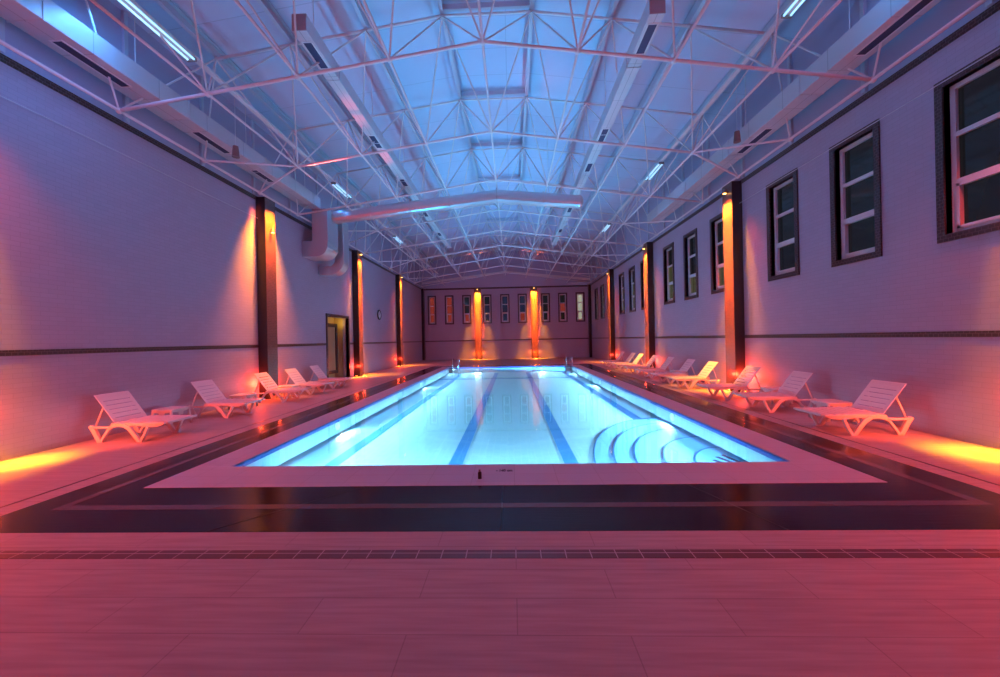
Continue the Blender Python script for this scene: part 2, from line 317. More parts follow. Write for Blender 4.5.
# ------------------------------------------------------------------ windows and door
def window(n, plane, at, inn, u0, u1, panes):
    """inn: sign from the wall face into the room; panes: three glass materials, bottom to top"""
    e = empty('window_%d' % n); struct(e)
    tm = M['tile_side'] if plane == 'x' else M['tile_end']
    def bx(bm, a0, a1, z0, z1, d0, d1):
        lo, hi = sorted((at + inn * d0, at + inn * d1))
        box(bm, *((lo, hi, a0, a1) if plane == 'x' else (a0, a1, lo, hi)), z0, z1)
    b = bmesh.new(); bx(b, u0, u1, WZ1 - T_, WZ1, -0.1, 0.03); bx(b, u0, u1, WZ0, WZ0 + T_, -0.1, 0.03)
    bx(b, u0, u0 + T_, WZ0 + T_, WZ1 - T_, -0.1, 0.03); bx(b, u1 - T_, u1, WZ0 + T_, WZ1 - T_, -0.1, 0.03)
    struct(obj('window_surround', b, tm, e))
    a0, a1, z0, z1 = u0 + T_, u1 - T_, WZ0 + T_, WZ1 - T_; f = 0.07
    zs = [z0 + f, z0 + 0.75, z0 + 0.82, z0 + 1.46, z0 + 1.53, z1 - f]
    b = bmesh.new(); bx(b, a0, a0 + f, z0, z1, -0.17, -0.09); bx(b, a1 - f, a1, z0, z1, -0.17, -0.09)
    for s, t in ((z0, zs[0]), (zs[1], zs[2]), (zs[3], zs[4]), (zs[5], z1)): bx(b, a0 + f, a1 - f, s, t, -0.17, -0.09)
    bx(b, a0 + f, a0 + f + 0.045, zs[0], zs[1], -0.16, -0.075); bx(b, a1 - f - 0.045, a1 - f, zs[0], zs[1], -0.16, -0.075)
    bx(b, a0 + f, a1 - f, zs[0], zs[0] + 0.045, -0.16, -0.075); bx(b, a0 + f, a1 - f, zs[1] - 0.045, zs[1], -0.16, -0.075)
    struct(obj('window_frame', b, M['frame'], e))
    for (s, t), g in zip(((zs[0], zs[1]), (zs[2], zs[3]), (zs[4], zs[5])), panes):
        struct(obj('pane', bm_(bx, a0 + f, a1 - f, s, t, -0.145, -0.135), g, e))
n = 0
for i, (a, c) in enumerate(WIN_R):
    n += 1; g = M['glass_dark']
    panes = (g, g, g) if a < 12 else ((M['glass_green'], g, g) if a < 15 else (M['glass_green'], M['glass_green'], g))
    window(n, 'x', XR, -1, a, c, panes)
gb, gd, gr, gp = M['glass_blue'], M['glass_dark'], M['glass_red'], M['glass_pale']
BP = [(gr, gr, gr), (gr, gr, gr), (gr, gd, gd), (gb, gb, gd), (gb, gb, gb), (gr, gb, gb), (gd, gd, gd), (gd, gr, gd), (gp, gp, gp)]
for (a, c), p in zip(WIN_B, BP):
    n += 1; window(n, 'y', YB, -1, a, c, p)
# door: tiled opening, lit corridor behind, dark framed leaf standing open
e = struct(empty('door_1'))
b = bmesh.new()
for y0, y1, z0, z1 in ((DY0, DY0 + T_, 0, DZ), (DY1 - T_, DY1, 0, DZ), (DY0 + T_, DY1 - T_, DZ - T_, DZ)): box(b, XL - 0.12, XL + 0.03, y0, y1, z0, z1)
struct(obj('door_surround', b, M['tile_side'], e))
b = bmesh.new(); fy0, fy1, ft = DY0 + 0.16, DY1 - 0.42, 0.16
for y0, y1, z0, z1 in ((fy0, fy0 + ft, 0.28, 2.5), (fy1 - ft, fy1, 0.28, 2.5), (fy0 + ft, fy1 - ft, 2.34, 2.5), (fy0 + ft, fy1 - ft, 0.28, 0.42)): box(b, XL - 0.46, XL - 0.36, y0, y1, z0, z1)
struct(obj('door_frame', b, M['door_frame'], e)); struct(B('door_leaf', M['door_panel'], XL - 0.44, XL - 0.40, fy0 + ft, fy1 - ft, 0.42, 2.34, e))
b = bmesh.new()
for z in (1.0, 1.9): box(b, XL - 0.40, XL - 0.33, fy0 + ft - 0.02, fy0 + ft + 0.14, z, z + 0.08)
struct(obj('door_hinge', b, M['black'], e))
b = bmesh.new(); box(b, XL - 0.75, XL - 0.7, DY0 - 0.3, DY1 + 0.3, 0, 3); box(b, XL - 0.7, XL - 0.25, DY0 - 0.3, DY0, 0, 3); box(b, XL - 0.7, XL - 0.25, DY1, DY1 + 0.3, 0, 3)
box(b, XL - 0.7, XL - 0.25, DY0, DY1, 2.9, 3); box(b, XL - 0.7, XL - 0.0, DY0, DY1, -0.1, -0.003); struct(obj('wall_corridor', b, M['yellow_wall']))
light('POINT', (XL - 0.33, 17.62, 2.55), None, 2.2, (1, 0.62, 0.12), 0.05)

# ------------------------------------------------------------------ columns
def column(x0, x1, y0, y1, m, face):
    """column with shade-dark sides; its face towards the hall carries the lighter brown mosaic"""
    o = struct(obj('column', bm_(box, x0, x1, y0, y1, 0, 6.05), [M['column_shade'], m]))
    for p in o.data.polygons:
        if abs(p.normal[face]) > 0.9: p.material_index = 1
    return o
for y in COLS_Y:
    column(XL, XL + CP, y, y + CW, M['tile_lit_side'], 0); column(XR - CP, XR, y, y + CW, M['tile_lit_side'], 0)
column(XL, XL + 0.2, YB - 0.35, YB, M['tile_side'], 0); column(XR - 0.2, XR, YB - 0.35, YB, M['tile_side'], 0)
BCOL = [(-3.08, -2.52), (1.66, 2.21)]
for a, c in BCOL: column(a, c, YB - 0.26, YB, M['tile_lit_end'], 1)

# ------------------------------------------------------------------ swimming pool
pool = tag(empty('swimming_pool', (0, 0, 0)), 'long rectangular swimming pool of glowing turquoise water set in the floor', 'swimming pool')
ZP = -0.32
b = bmesh.new(); box(b, PXL, PXR, PYN, PYF, ZP - 0.1, ZP); obj('basin_floor', b, M['pool'], pool)
b = bmesh.new(); rect_ring(b, (PXL - 0.1, PXR + 0.1, PYN - 0.1, PYF + 0.1), (PXL, PXR, PYN, PYF), ZP - 0.1, -0.055); obj('basin_wall', b, M['pool'], pool)
b = bmesh.new(); rect_ring(b, (CXL, CXR, CYN, CYF), (PXL, PXR, PYN, PYF), -0.055, 0.006); obj('coping', b, M['coping'], pool, bevel=0.004)
b = bmesh.new(); rect_ring(b, (PXL, PXR, PYN, PYF), (PXL + 0.012, PXR - 0.012, PYN + 0.012, PYF - 0.012), -0.075, -0.006); obj('waterline_tile', b, M['pool_side'], pool)
for x in (-2.93, -0.93, 0.90, 2.97):
    y0 = 5.4 if abs(x) < 1.5 else (5.4 if x < 0 else 8.9)
    B('lane_line', M['lane'], x - 0.11, x + 0.11, y0, PYF - 0.6, ZP, ZP + 0.004, pool)
B('cross_line', M['lane'], PXL + 0.1, PXR - 0.1, 19.3, 19.6, ZP, ZP + 0.003, pool)
def quarter(bm, rx, ry, z0, z1, inner=0.0, n=28):
    O = [(PXR - rx * math.cos(PI / 2 * k / n), PYN + ry * math.sin(PI / 2 * k / n)) for k in range(n + 1)]
    I = [(PXR - (rx - inner) * math.cos(PI / 2 * k / n), PYN + (ry - inner * 1.6) * math.sin(PI / 2 * k / n)) for k in range(n + 1)] if inner else [(PXR, PYN)]
    prism(bm, O + I[::-1], z0, z1, 'xy')
for i, rx in enumerate((2.36, 2.05, 1.74, 1.33, 0.93)):
    z1 = ZP + 0.007 * (i + 1); ry = rx * 1.86
    st = obj('step', bm_(quarter, rx, ry, ZP + 0.007 * i, z1), M['step'], pool)
    obj('step_nosing', bm_(quarter, rx + 0.004, ry + 0.006, z1 - 0.006, z1 + 0.002, 0.022), M['step_edge'], st)
for k in range(5):
    a = math.radians(24 + 13 * k); x0, y0 = PXR - 0.07 * math.cos(a) - 0.03, PYN + 0.22 * math.sin(a); x1, y1 = PXR - 0.66 * math.cos(a) - 0.05, PYN + 1.3 * math.sin(a)
    d = Vector((y1 - y0, x0 - x1)).normalized() * 0.03
    obj('step_stripe', bm_(prism, [(x0 - d.x, y0 - d.y), (x1 - d.x, y1 - d.y), (x1 + d.x, y1 + d.y), (x0 + d.x, y0 + d.y)], z1, z1 + 0.005, 'xy'), M['stripe'], pool)
for x, y, d in ULAMPS:
    b = bmesh.new(); bmesh.ops.create_cone(b, cap_ends=True, segments=20, radius1=0.09, radius2=0.08, depth=0.03, matrix=Matrix.Translation((x + d * 0.02, y, -0.16)) @ Matrix.Rotation(d * PI / 2, 4, 'Y')); obj('underwater_lamp', b, M['pool_glow'], pool)
for x in (-2.1, 1.75):
    b = bmesh.new(); bmesh.ops.create_cone(b, cap_ends=True, segments=20, radius1=0.09, radius2=0.08, depth=0.03, matrix=Matrix.Translation((x, PYF - 0.02, -0.16)) @ Matrix.Rotation(PI / 2, 4, 'X')); obj('underwater_lamp', b, M['pool_glow'], pool)
b = bmesh.new(); vs = [b.verts.new(p) for p in ((PXL + .012, PYN + .012, -0.02), (PXR - .012, PYN + .012, -0.02), (PXR - .012, PYF - .012, -0.02), (PXL + .012, PYF - .012, -0.02))]; b.faces.new(vs); obj('water', b, M['water'], pool)
# depth mark on the near coping
fc = bpy.data.curves.new('depth_mark', 'FONT'); fc.body = '- 140 cm'; fc.size = 0.062; fc.align_x = 'CENTER'; fc.extrude = 0.001; fc.offset = 0.003
to = bpy.data.objects.new('depth_mark_text', fc); me = bpy.data.meshes.new_from_object(to); bpy.data.objects.remove(to)
me.materials.append(M['ink']); to = bpy.data.objects.new('depth_mark', me); COL.objects.link(to); to.parent = pool; to.location = (-0.125, 4.84, 0.0074); to.scale = (0.92, 1.7, 1)
# ladders at the far corners
def ladder(x, label):
    e = tag(empty('pool_ladder', (x, PYF + 0.25, 0)), label, 'pool ladder', 'pool ladders')
    for dx in (-0.17, 0.17):
        pts = [(dx, 0.25, 0.006)] + [(dx, 0.25 - 0.27 * (1 - math.cos(t)), 0.34 + 0.2 * math.sin(t)) for t in [PI * k / 10 for k in range(11)]] + [(dx, -0.29, -0.3)]
        obj('handrail', bm_(tube, pts, 0.024, 8), M['chrome'], e, True)
    for z in (-0.12, -0.28): obj('rung', bm_(box, -0.15, 0.15, -0.31, -0.27, z, z + 0.03), M['chrome'], e)
ladder(-3.42, 'steel pool ladder at the far pool corner below the two red windows')
ladder(3.42, 'steel pool ladder at the far pool corner below the pale lit window')
# small black bottle on the coping
b = bmesh.new(); prof = [(0.0, 0.006), (0.022, 0.006), (0.022, 0.07), (0.012, 0.085), (0.010, 0.105), (0.0, 0.106)]
bmesh.ops.create_cone(b, cap_ends=True, segments=14, radius1=0.022, radius2=0.022, depth=0.07, matrix=Matrix.Translation((-0.41, 4.60, 0.041)))
bmesh.ops.create_cone(b, cap_ends=True, segments=14, radius1=0.022, radius2=0.011, depth=0.016, matrix=Matrix.Translation((-0.41, 4.60, 0.084)))
o = tag(obj('small_bottle', b, M['black'], smooth=False), 'small black bottle standing on the near coping beside the depth mark', 'bottle')
bb = bmesh.new(); bmesh.ops.create_cone(bb, cap_ends=True, segments=12, radius1=0.013, radius2=0.013, depth=0.022, matrix=Matrix.Translation((-0.41, 4.60, 0.103))); obj('bottle_cap', bb, M['lamp_body'], o)

# ------------------------------------------------------------------ roof frame
def bz(i): return 7.06 - 0.143 * abs(i - 4) * 1.7125      # bottom nodes i = 0..8
def bx_(i): return XC + (i - 4) * 1.7125
TX = [-6.56, -4.84, -3.12, -1.40, 0.58, 2.32, 4.02, 5.74]; TZ = [8.12, 8.36, 8.61, 8.85, 8.85, 8.61, 8.36, 8.12]
Y0, DY, DT, SP = 7.05, 3.055, 1.53, 1.02
RB, RT, RS = 0.032, 0.03, 0.018
ub = bmesh.new(); bmesh.ops.create_cone(ub, cap_ends=True, segments=8, radius1=1, radius2=1, depth=1)
cyl = bpy.data.meshes.new('web_strut'); ub.to_mesh(cyl); ub.free(); cyl.materials.append(M['steel'])
for p in cyl.polygons: p.use_smooth = len(p.vertices) == 4
nb = bmesh.new(); bmesh.ops.create_uvsphere(nb, u_segments=10, v_segments=6, radius=0.06); nodeme = bpy.data.meshes.new('node_joint'); nb.to_mesh(nodeme); nb.free(); nodeme.materials.append(M['steel'])
def rod(name, a, c, r, parent):
    a, c = Vector(a), Vector(c); d = c - a; o = bpy.data.objects.new(name, cyl); COL.objects.link(o); o.parent = parent
    o.matrix_local = Matrix.Translation((a + c) / 2) @ d.to_track_quat('Z', 'Y').to_matrix().to_4x4() @ Matrix.Diagonal((r, r, d.length, 1)); return o
def bottom_nodes(k):
    Y = Y0 + k * DY; L = []
    for i in range(9):
        if i in (0, 8) and k % 2: L += [((bx_(i), Y - SP, bz(i)), i), ((bx_(i), Y + SP, bz(i)), i)]
        else: L.append(((bx_(i), Y, bz(i)), i))
    return L
NT = 10
for k in range(-1, 9):
    e = tag(empty('roof_truss', (XC, Y0 + k * DY, bz(4))), 'white tubular roof truss spanning the hall, %s row from back wall' % ORD[8 - k], 'roof truss', 'roof trusses')
    inv = -Vector(e.location); sh = lambda p: tuple(Vector(p) + inv)
    Y = Y0 + k * DY; nodes = bottom_nodes(k); i0, i1 = (1, 7) if k % 2 else (0, 8)
    obj('bottom_chord', bm_(tube, [sh((bx_(i), Y, bz(i))) for i in (i0, 4, i1)], RB), M['steel'], e, True)
    if k % 2:
        for i, j in ((1, 0), (7, 8)):
            for d in (-SP, SP): rod('edge_brace', sh((bx_(i), Y, bz(i))), sh((bx_(j), Y + d, bz(j))), 0.026, e)
    for p, i in nodes:
        o = bpy.data.objects.new('node_joint', nodeme); COL.objects.link(o); o.parent = e; o.location = sh(p)
    YT = Y + DT
    if YT < YB - 0.3:
        obj('top_chord', bm_(tube, [sh((TX[j], YT, TZ[j])) for j in (0, 3, 4, 7)], RT), M['steel'], e, True)
        obj('ridge_brace', bm_(box, *(sh((TX[3], YT - 0.05, 8.93))[0:1] + sh((TX[4], 0, 0))[0:1] + (YT - 0.04 - Y, YT + 0.04 - Y, 8.96 - bz(4), 9.08 - bz(4)))), M['purlin'], e)
        for j in range(8):
            for kk in (k, k + 1):
                if kk > 8: continue
                for p, i in bottom_nodes(kk):
                    if i in (j, j + 1):
                        if abs(p[1] - YT) > 2.0: continue
                        rod('web_strut', sh((TX[j], YT, TZ[j])), sh(p), RS, e)
# tubes and purlins running the length of the hall
SIDE = ['on the %s line from the left wall' % ORD[i] for i in range(9)]
for i in range(9):
    o = obj('tie_tube', bm_(tube, [(0, 3.2, 0), (0, YB, 0)], 0.03 if i in (0, 8) else 0.024), M['steel'], None, True, loc=(bx_(i), 0, bz(i)))
    tag(o, 'white tube along the hall joining the lower roof nodes, %s from door wall' % ORD[i], 'tie tube', 'roof tie tubes')
for j in range(8):
    b = bmesh.new(); prism(b, [(-0.04, 0.04), (0.05, 0.04), (0.05, 0.06), (-0.02, 0.06), (-0.02, 0.25), (0.05, 0.25), (0.05, 0.275), (-0.04, 0.275)], YF, YB)
    o = obj('purlin', b, M['purlin'], loc=(TX[j], 0, TZ[j])); tag(o, 'bluish steel purlin under the roof sheets, %s from the door wall' % ORD[j], 'purlin', 'roof purlins')

# ------------------------------------------------------------------ ducts
def grille(parent, x0, x1, y0, y1, z):
    g = B('grille', M['grille'], x0, x1, y0, y1, z - 0.006, z + 0.002, parent)
    b = bmesh.new(); t = 0.025
    for q in ((x0 - t, x1 + t, y0 - t, y0), (x0 - t, x1 + t, y1, y1 + t), (x0 - t, x0, y0, y1), (x1, x1 + t, y0, y1)): box(b, *q, z - 0.012, z)
    obj('grille_frame', b, M['steel'], g)
def duct(label, x0, x1, y0, y1, z0, z1, grilles, gw):
    e = tag(empty('air_duct', ((x0 + x1) / 2, y0, z0)), label, 'air duct'); iv = e.location
    B('duct_body', M['duct'], x0 - iv.x, x1 - iv.x, 0, y1 - y0, 0, z1 - z0, e, bevel=0.01)
    y = 1.3
    while y < y1 - y0: B('duct_flange', M['duct'], x0 - iv.x - 0.012, x1 - iv.x + 0.012, y, y + 0.02, -0.012, z1 - z0 + 0.012, e); y += 2.6
    for g0, g1 in grilles: grille(e, -gw / 2, gw / 2, g0 - y0, g1 - y0, 0)
    for y in [yy for yy in (7.2, 10.3, 13.3, 16.4, 19.4, 22.5) if y0 + 0.2 < yy < y1]:
        xm = (x0 + x1) / 2; rod('hanger_rod', (0, y - y0, z1 - z0), (0, y - y0, roof_z(xm) - z0), 0.008, e)
    return e
duct('wide galvanised air duct under the eaves above the clock and door wall', -7.36, -6.81, -1.0, 13.85, 6.5, 6.88, [(5.9, 7.0), (8.6, 9.6), (10.6, 11.4)], 0.16)
duct('wide galvanised air duct under the eaves above the row of side windows', 5.95, 6.42, -1.0, 17.0, 6.5, 6.9, [(5.7, 7.0), (9.4, 10.6)], 0.16)
duct('narrow ceiling duct with dark grilles hanging on the clock wall side', -3.74, -3.48, 6.68, 23.0, 7.12, 7.42, [(6.95, 7.62), (10.2, 10.85), (13.0, 13.6), (16.4, 17.0), (19.6, 20.2)], 0.15)
duct('narrow ceiling duct with dark grilles hanging on the side window wall side', 2.45, 2.72, 6.68, 23.0, 7.12, 7.42, [(6.9, 7.6), (10.3, 10.95), (12.3, 12.9), (16.4, 17.0), (19.6, 20.2)], 0.15)
# cross duct following the roof pitch, and the two bends down the left wall
e = tag(empty('cross_duct', (XC, 13.8, 6.5)), 'bright metal cross duct bridging the hall below the roof trusses', 'air duct')
def cz(x): return 6.93 - 0.10 * abs(x - XC)
path = [-6.35, -5.2, -3.6, XC, 2.6]
b = bmesh.new(); prism(b, [(x - XC, cz(x) - 6.5) for x in path] + [(x - XC, cz(x) - 6.5 - 0.40) for x in path[::-1]], -0.22, 0.22); obj('duct_body', b, M['shiny_duct'], e, bevel=0.12)
for x in (-4.9, -3.5, -2.1, XC, 1.2): B('duct_flange', M['duct'], x - XC - 0.012, x - XC + 0.012, -0.235, 0.235, cz(x) - 6.5 - 0.415, cz(x) - 6.5 + 0.015, e)
for x in (-3.0, 1.4): rod('hanger_rod', (x - XC, 0, cz(x) - 6.5), (x - XC, 0, roof_z(x) - 6.5), 0.008, e)
def bend(x_in, r, w, ztop, zin):
    """outline in x-z: leaves the wall and turns up; returns outline points relative to the wall"""
    cx, cz_ = x_in - r, zin + r
    outer = [(0, zin)] + [(cx + r * math.sin(t), cz_ - r * math.cos(t)) for t in [PI / 2 * k / 10 for k in range(11)]] + [(x_in, ztop)]
    ri = max(r - w, 0.05)
    inner = [(x_in - w, ztop)] + [(x_in - w - ri + ri * math.cos(t), zin + w + ri - ri * math.sin(t)) for t in [PI / 2 * k / 8 for k in range(9)]] + [(0, zin + w)]
    return outer + inner
e = tag(empty('duct_elbow', (XL, 13.9, 4.8)), 'large pinkish metal duct bend turning from the eaves duct into the wall near the door', 'air duct')
obj('duct_body', bm_(prism, [(a + (0.004 if a == 0 else 0), c) for a, c in bend(0.95, 0.42, 0.56, 1.72, 0.0)], 0.0, 0.85), M['duct'], e, bevel=0.01)
obj('elbow_cheek', bm_(prism, [(0.951, 0.5), (0.97, 0.5), (0.97, 1.70), (0.951, 1.70)], 0.02, 0.83), M['shiny_duct'], e)
obj('bright_seam', bm_(tube, [(0.87, 0.01, 0.34), (0.87, 0.84, 0.34)], 0.10, 12), M['shiny_duct'], e, True)
e = tag(empty('duct_elbow', (XL, 15.1, 4.35)), 'slim dark metal duct bend curving from the cross duct into the wall above the door', 'air duct')
obj('duct_body', bm_(prism, [(a + (0.004 if a == 0 else 0), c) for a, c in bend(1.0, 0.55, 0.34, 2.12, 0.0)], 0.0, 0.55), M['shiny_duct'], e, bevel=0.01)
obj('end_band', bm_(prism, [(a + (0.004 if a == 0 else 0), c) for a, c in bend(1.02, 0.57, 0.03, 2.12, -0.02)], -0.03, 0.03), M['duct'], e)

# ------------------------------------------------------------------ ceiling lamps
def batten(x, y0, y1, z, label):
    e = tag(empty('fluorescent_lamp', (x, y0, z)), label, 'ceiling lamp', 'fluorescent lamps')
    obj('housing', bm_(prism, [(-0.05, 0.05), (0.05, 0.05), (0.035, 0.0), (-0.035, 0.0)], 0, y1 - y0), M['steel'], e)
    for dx in (-0.06, 0.06): obj('tube', bm_(tube, [(dx, 0.04, -0.01), (dx, y1 - y0 - 0.04, -0.01)], 0.018, 10), M['tube'], e, True)
    for ye in (0, y1 - y0 - 0.035): B('end_cap', M['lamp_body'], -0.085, 0.085, ye, ye + 0.035, -0.035, 0.03, e)
for x, z, w in ((-5.88, 7.0, 'clock and door'), (5.0, 7.3, 'side window')):
    tag(obj('lamp_track', bm_(box, -0.05, 0.05, -2, 31.5, 0, 0.05), M['steel'], loc=(x, 0, z + 0.05)), 'long white mounting rail carrying ceiling lamps above the %s wall' % w, 'lamp rail')
    for q, (y0, y1) in enumerate(((4.3, 7.1), (12.85, 14.2), (19.6, 21.0))):
        batten(x, y0, y1, z, 'twin tube ceiling lamp, %s on the rail above the %s wall' % (('longest and first', 'second', 'third')[q], w))
        light('AREA', (x * 1.06, (y0 + y1) / 2, z - 0.3), (XL if x < 0 else XR, (y0 + y1) / 2 + 1.5, 3.8), ((150, 12, 12) if x < 0 else (50, 8, 8))[q] * K_CEIL, (0.08, 0.36, 1.0), 0.12, y1 - y0)
for p, t, w in (((-6.85, 11.6, 5.35), (-3.60, 9.2, 7.12), 1500), ((-6.85, 11.6, 5.35), (-3.60, 11.4, 7.12), 1100), ((-6.85, 18.6, 5.95), (-3.60, 16.5, 7.12), 200), ((6.0, 11.6, 5.9), (2.6, 9.6, 7.12), 140)):
    light('SPOT', p, t, w * K_TOP, (1.0, 0.10, 0.07), 0.05, cone=17, blend=1)  # added red spots without fittings, reddening the narrow ducts
# hanging speakers and wires
for x, y, z, lab in ((-6.56, 9.16, 6.30, 'beside the wide duct over the clock wall'), (5.74, 9.93, 6.60, 'beside the wide duct over the side windows')):
    e = tag(empty('hanging_speaker', (x, y, z)), 'small brown speaker hanging by a wire %s' % lab, 'speaker', 'hanging speakers')
    b = bmesh.new(); bmesh.ops.create_cone(b, cap_ends=True, segments=14, radius1=0.085, radius2=0.06, depth=0.26); obj('speaker_body', b, M['speaker'], e)
    rod('wire', (0, 0, 0.13), (0, 0, 8.155 - z), 0.005, e)
for x, n_, lab in ((XL + 0.05, 'wall_wire', 'thin pale wire strung level along the clock and door wall'), (XR - 0.07, 'wall_wire', 'thin pale wire strung across the tops of the side windows')):
    for a, c in ((YF, COLS_Y[0]), (COLS_Y[0] + CW, COLS_Y[1]), (COLS_Y[1] + CW, COLS_Y[2])) if x < 0 else ((COLS_Y[0] + CW, COLS_Y[1]),):
        pass
    y1 = COLS_Y[1] if x > 0 else COLS_Y[1]
    tag(obj(n_, bm_(tube, [(0, COLS_Y[0] + CW, 0), (0, y1, 0)], 0.008, 6), M['wire'], loc=(x, 0, 5.41)), lab, 'wire')

# wall clock
e = tag(empty('wall_clock', (XL, 21.95, 3.18)), 'round white wall clock with dark rim high on the door wall', 'clock')
b = bmesh.new(); bmesh.ops.create_cone(b, cap_ends=True, segments=32, radius1=0.25, radius2=0.24, depth=0.05, matrix=Matrix.Translation((0.025, 0, 0)) @ Matrix.Rotation(PI / 2, 4, 'Y')); obj('clock_face', b, M['clock_face'], e)
obj('clock_rim', bm_(tube, [(0.045, 0.25 * math.cos(2 * PI * k / 32), 0.25 * math.sin(2 * PI * k / 32)) for k in range(32)], 0.035, 8, True), M['black'], e, True)
b = bmesh.new(); box(b, 0.052, 0.058, -0.01, 0.01, 0, 0.17); obj('minute_hand', b, M['black'], e)
b = bmesh.new(); box(b, 0.058, 0.064, -0.1, 0.0, -0.012, 0.012); obj('hour_hand', b, M['black'], e)

# ------------------------------------------------------------------ column lamps
def top_lamp(x, y, nx, ny, z, label, watts, floor_to=None, fw=0, fc_=34, arm=False, red_fill=True):
    """small bracket lamp at (x,y,z) on a column face whose normal is (nx,ny): one beam down the face, one to the floor"""
    e = tag(empty('column_lamp', (x, y, z)), label, 'wall lamp', 'column lamps'); e.rotation_euler = (0, 0, math.atan2(ny, nx))
    b = bmesh.new(); bmesh.ops.create_cone(b, cap_ends=True, segments=16, radius1=0.05, radius2=0.04, depth=0.12, matrix=Matrix.Translation((0.07, 0, 0))); obj('lamp_head', b, M['lamp_body'], e)
    b = bmesh.new(); bmesh.ops.create_cone(b, cap_ends=True, segments=16, radius1=0.042, radius2=0.042, depth=0.012, matrix=Matrix.Translation((0.07, 0, -0.068))); obj('lamp_lens', b, M['warm_glow'], e)
    b = bmesh.new(); box(b, 0, 0.04, -0.015, 0.015, -0.03, 0.03); obj('bracket', b, M['lamp_body'], e)
    p = Vector((x + nx * 0.12, y + ny * 0.12, z - 0.09)); tg = (-ny, nx, 0)
    if arm:
        beam((x + nx * 0.45, y + ny * 0.45, z + 0.9), (x, y, z - 0.1), tg, watts * 1.5 * K_TOP, (1.0, 0.27, 0.012), 0.36, 0.05, 64)
        beam((x - nx * 0.16, y - CW / 2 - 0.14, z + 0.92), (x - nx * 0.26, y - CW / 2 - 0.18, z - 1.6), (0, 1, 0), 6 * K_TOP, (1.0, 0.13, 0.05), 0.2, 0.05, 34)
    else:
        beam(p, (x, y, z - 0.9), tg, watts * 1.2 * K_TOP, (1.0, 0.34, 0.015), 0.42, 0.05, 36)
        beam(p, (x, y, z - 3.6), tg, watts * 0.9 * K_TOP, ORANGE, 0.42, 0.05, 9)
    if red_fill: light('SPOT', (x + nx * 0.2, y + ny * 0.2, z - 0.1), (x + nx * 1.1, y, 0), 650 * K_TOP, (1.0, 0.065, 0.045), 0.1, cone=105, blend=1.0)  # added red wash over the deck, beyond the lamp's own beams
    if floor_to: light('SPOT', (x + nx * 0.16, y + ny * 0.16, z - 0.1), (*floor_to, 0), fw * K_TOP, (1.0, 0.34, 0.012), 0.05, cone=fc_, blend=1.0)
DEEP = (1.0, 0.055, 0.02)
def uplight(x, y, label, watts, target=None, color=DEEP, cone=100):
    e = tag(empty('floor_uplight', (x, y, 0)), label, 'floor lamp', 'column uplights')
    b = bmesh.new(); bmesh.ops.create_cone(b, cap_ends=True, segments=16, radius1=0.065, radius2=0.055, depth=0.05, matrix=Matrix.Translation((0, 0, 0.025))); obj('lamp_body', b, M['lamp_body'], e)
    b = bmesh.new(); bmesh.ops.create_cone(b, cap_ends=True, segments=16, radius1=0.045, radius2=0.045, depth=0.01, matrix=Matrix.Translation((0, 0, 0.055))); obj('lamp_lens', b, M['red_glow'], e)
    if target: light('SPOT', (x, y, 0.1), target, watts * K_BASE, color, 0.03, cone=cone, blend=1)
    else: light('POINT', (x, y, 0.5), None, watts * K_BASE, color, 0.05)
NL = ('first', 'second', 'third', 'fourth')
for q, y in enumerate(COLS_Y):
    zl = 5.1 if q == 1 else 5.95
    top_lamp(XL + CP, y + CW / 2, 1, 0, zl, 'small orange lamp high on the %s door wall column' % NL[q], 95, (XL + 0.9, y + 0.9) if q > 1 else None, (0, 0, 2600, 2000)[q], 28, q == 1)
    top_lamp(XR - CP, y + CW / 2, -1, 0, 5.85, 'small orange lamp high on the %s window wall column' % NL[q], 95, (XR - 0.75, y + 1.0) if q else None, (0, 3800, 3200, 2200)[q], 28)
    for x0, d, nm in ((XL, 1, 'door'), (XR, -1, 'window')):
        for dy, wn, w in ((-0.2, 'front', (1, 34 if d > 0 else 60, 22, 20)[q]), (CW + 0.2, 'rear', (4, 24, 20, 20)[q])):
            if nm == 'door' and q == 2 and wn == 'front': dy = -0.1
            uplight(x0 + d * 0.16, y + dy, 'round floor uplight on the %s side of the %s %s wall column' % (wn, NL[q], nm), w)
        if not (nm == 'door' and q == 1): uplight(x0 + d * (CP + 0.1), y + CW / 2, 'round floor uplight facing the pool at the %s %s wall column' % (NL[q], nm), (6, 14, 10, 10)[q])
for x0, d, nm in ((XL, 1, 'door'), (XR, -1, 'window')):       # lanterns on the first columns, washing the deck beside them
    x, y = x0 + d * 0.16, COLS_Y[0] + CW
    e = tag(empty('column_lantern', (x, y, 0.8)), 'red lantern low on the first %s wall column' % nm, 'wall lamp', 'column lanterns')
    b = bmesh.new(); box(b, -0.06, 0.06, 0, 0.05, -0.1, 0.1); obj('back_plate', b, M['lamp_body'], e)
    b = bmesh.new(); bmesh.ops.create_cone(b, cap_ends=True, segments=14, radius1=0.07, radius2=0.05, depth=0.2, matrix=Matrix.Translation((0, 0.11, 0))); obj('lamp_glass', b, M['red_glow'], e)
    light('POINT', (x + d * 0.05, y + 0.30, 0.7), None, 13 * K_BASE, (1.0, 0.075, 0.03), 0.07)
    light('SPOT', (x + d * 0.06, y + 0.26, 1.0), (x + d * 0.30, y + 0.52, 0), 480 * K_BASE, (1.0, 0.42, 0.01), 0.05, cone=62, blend=1)
    light('SPOT', (x + d * 0.10, y + 0.28, 0.9), (x + d * 0.9, y + 2.6, 0), 420 * K_BASE, (1.0, 0.085, 0.025), 0.07, cone=70, blend=1)
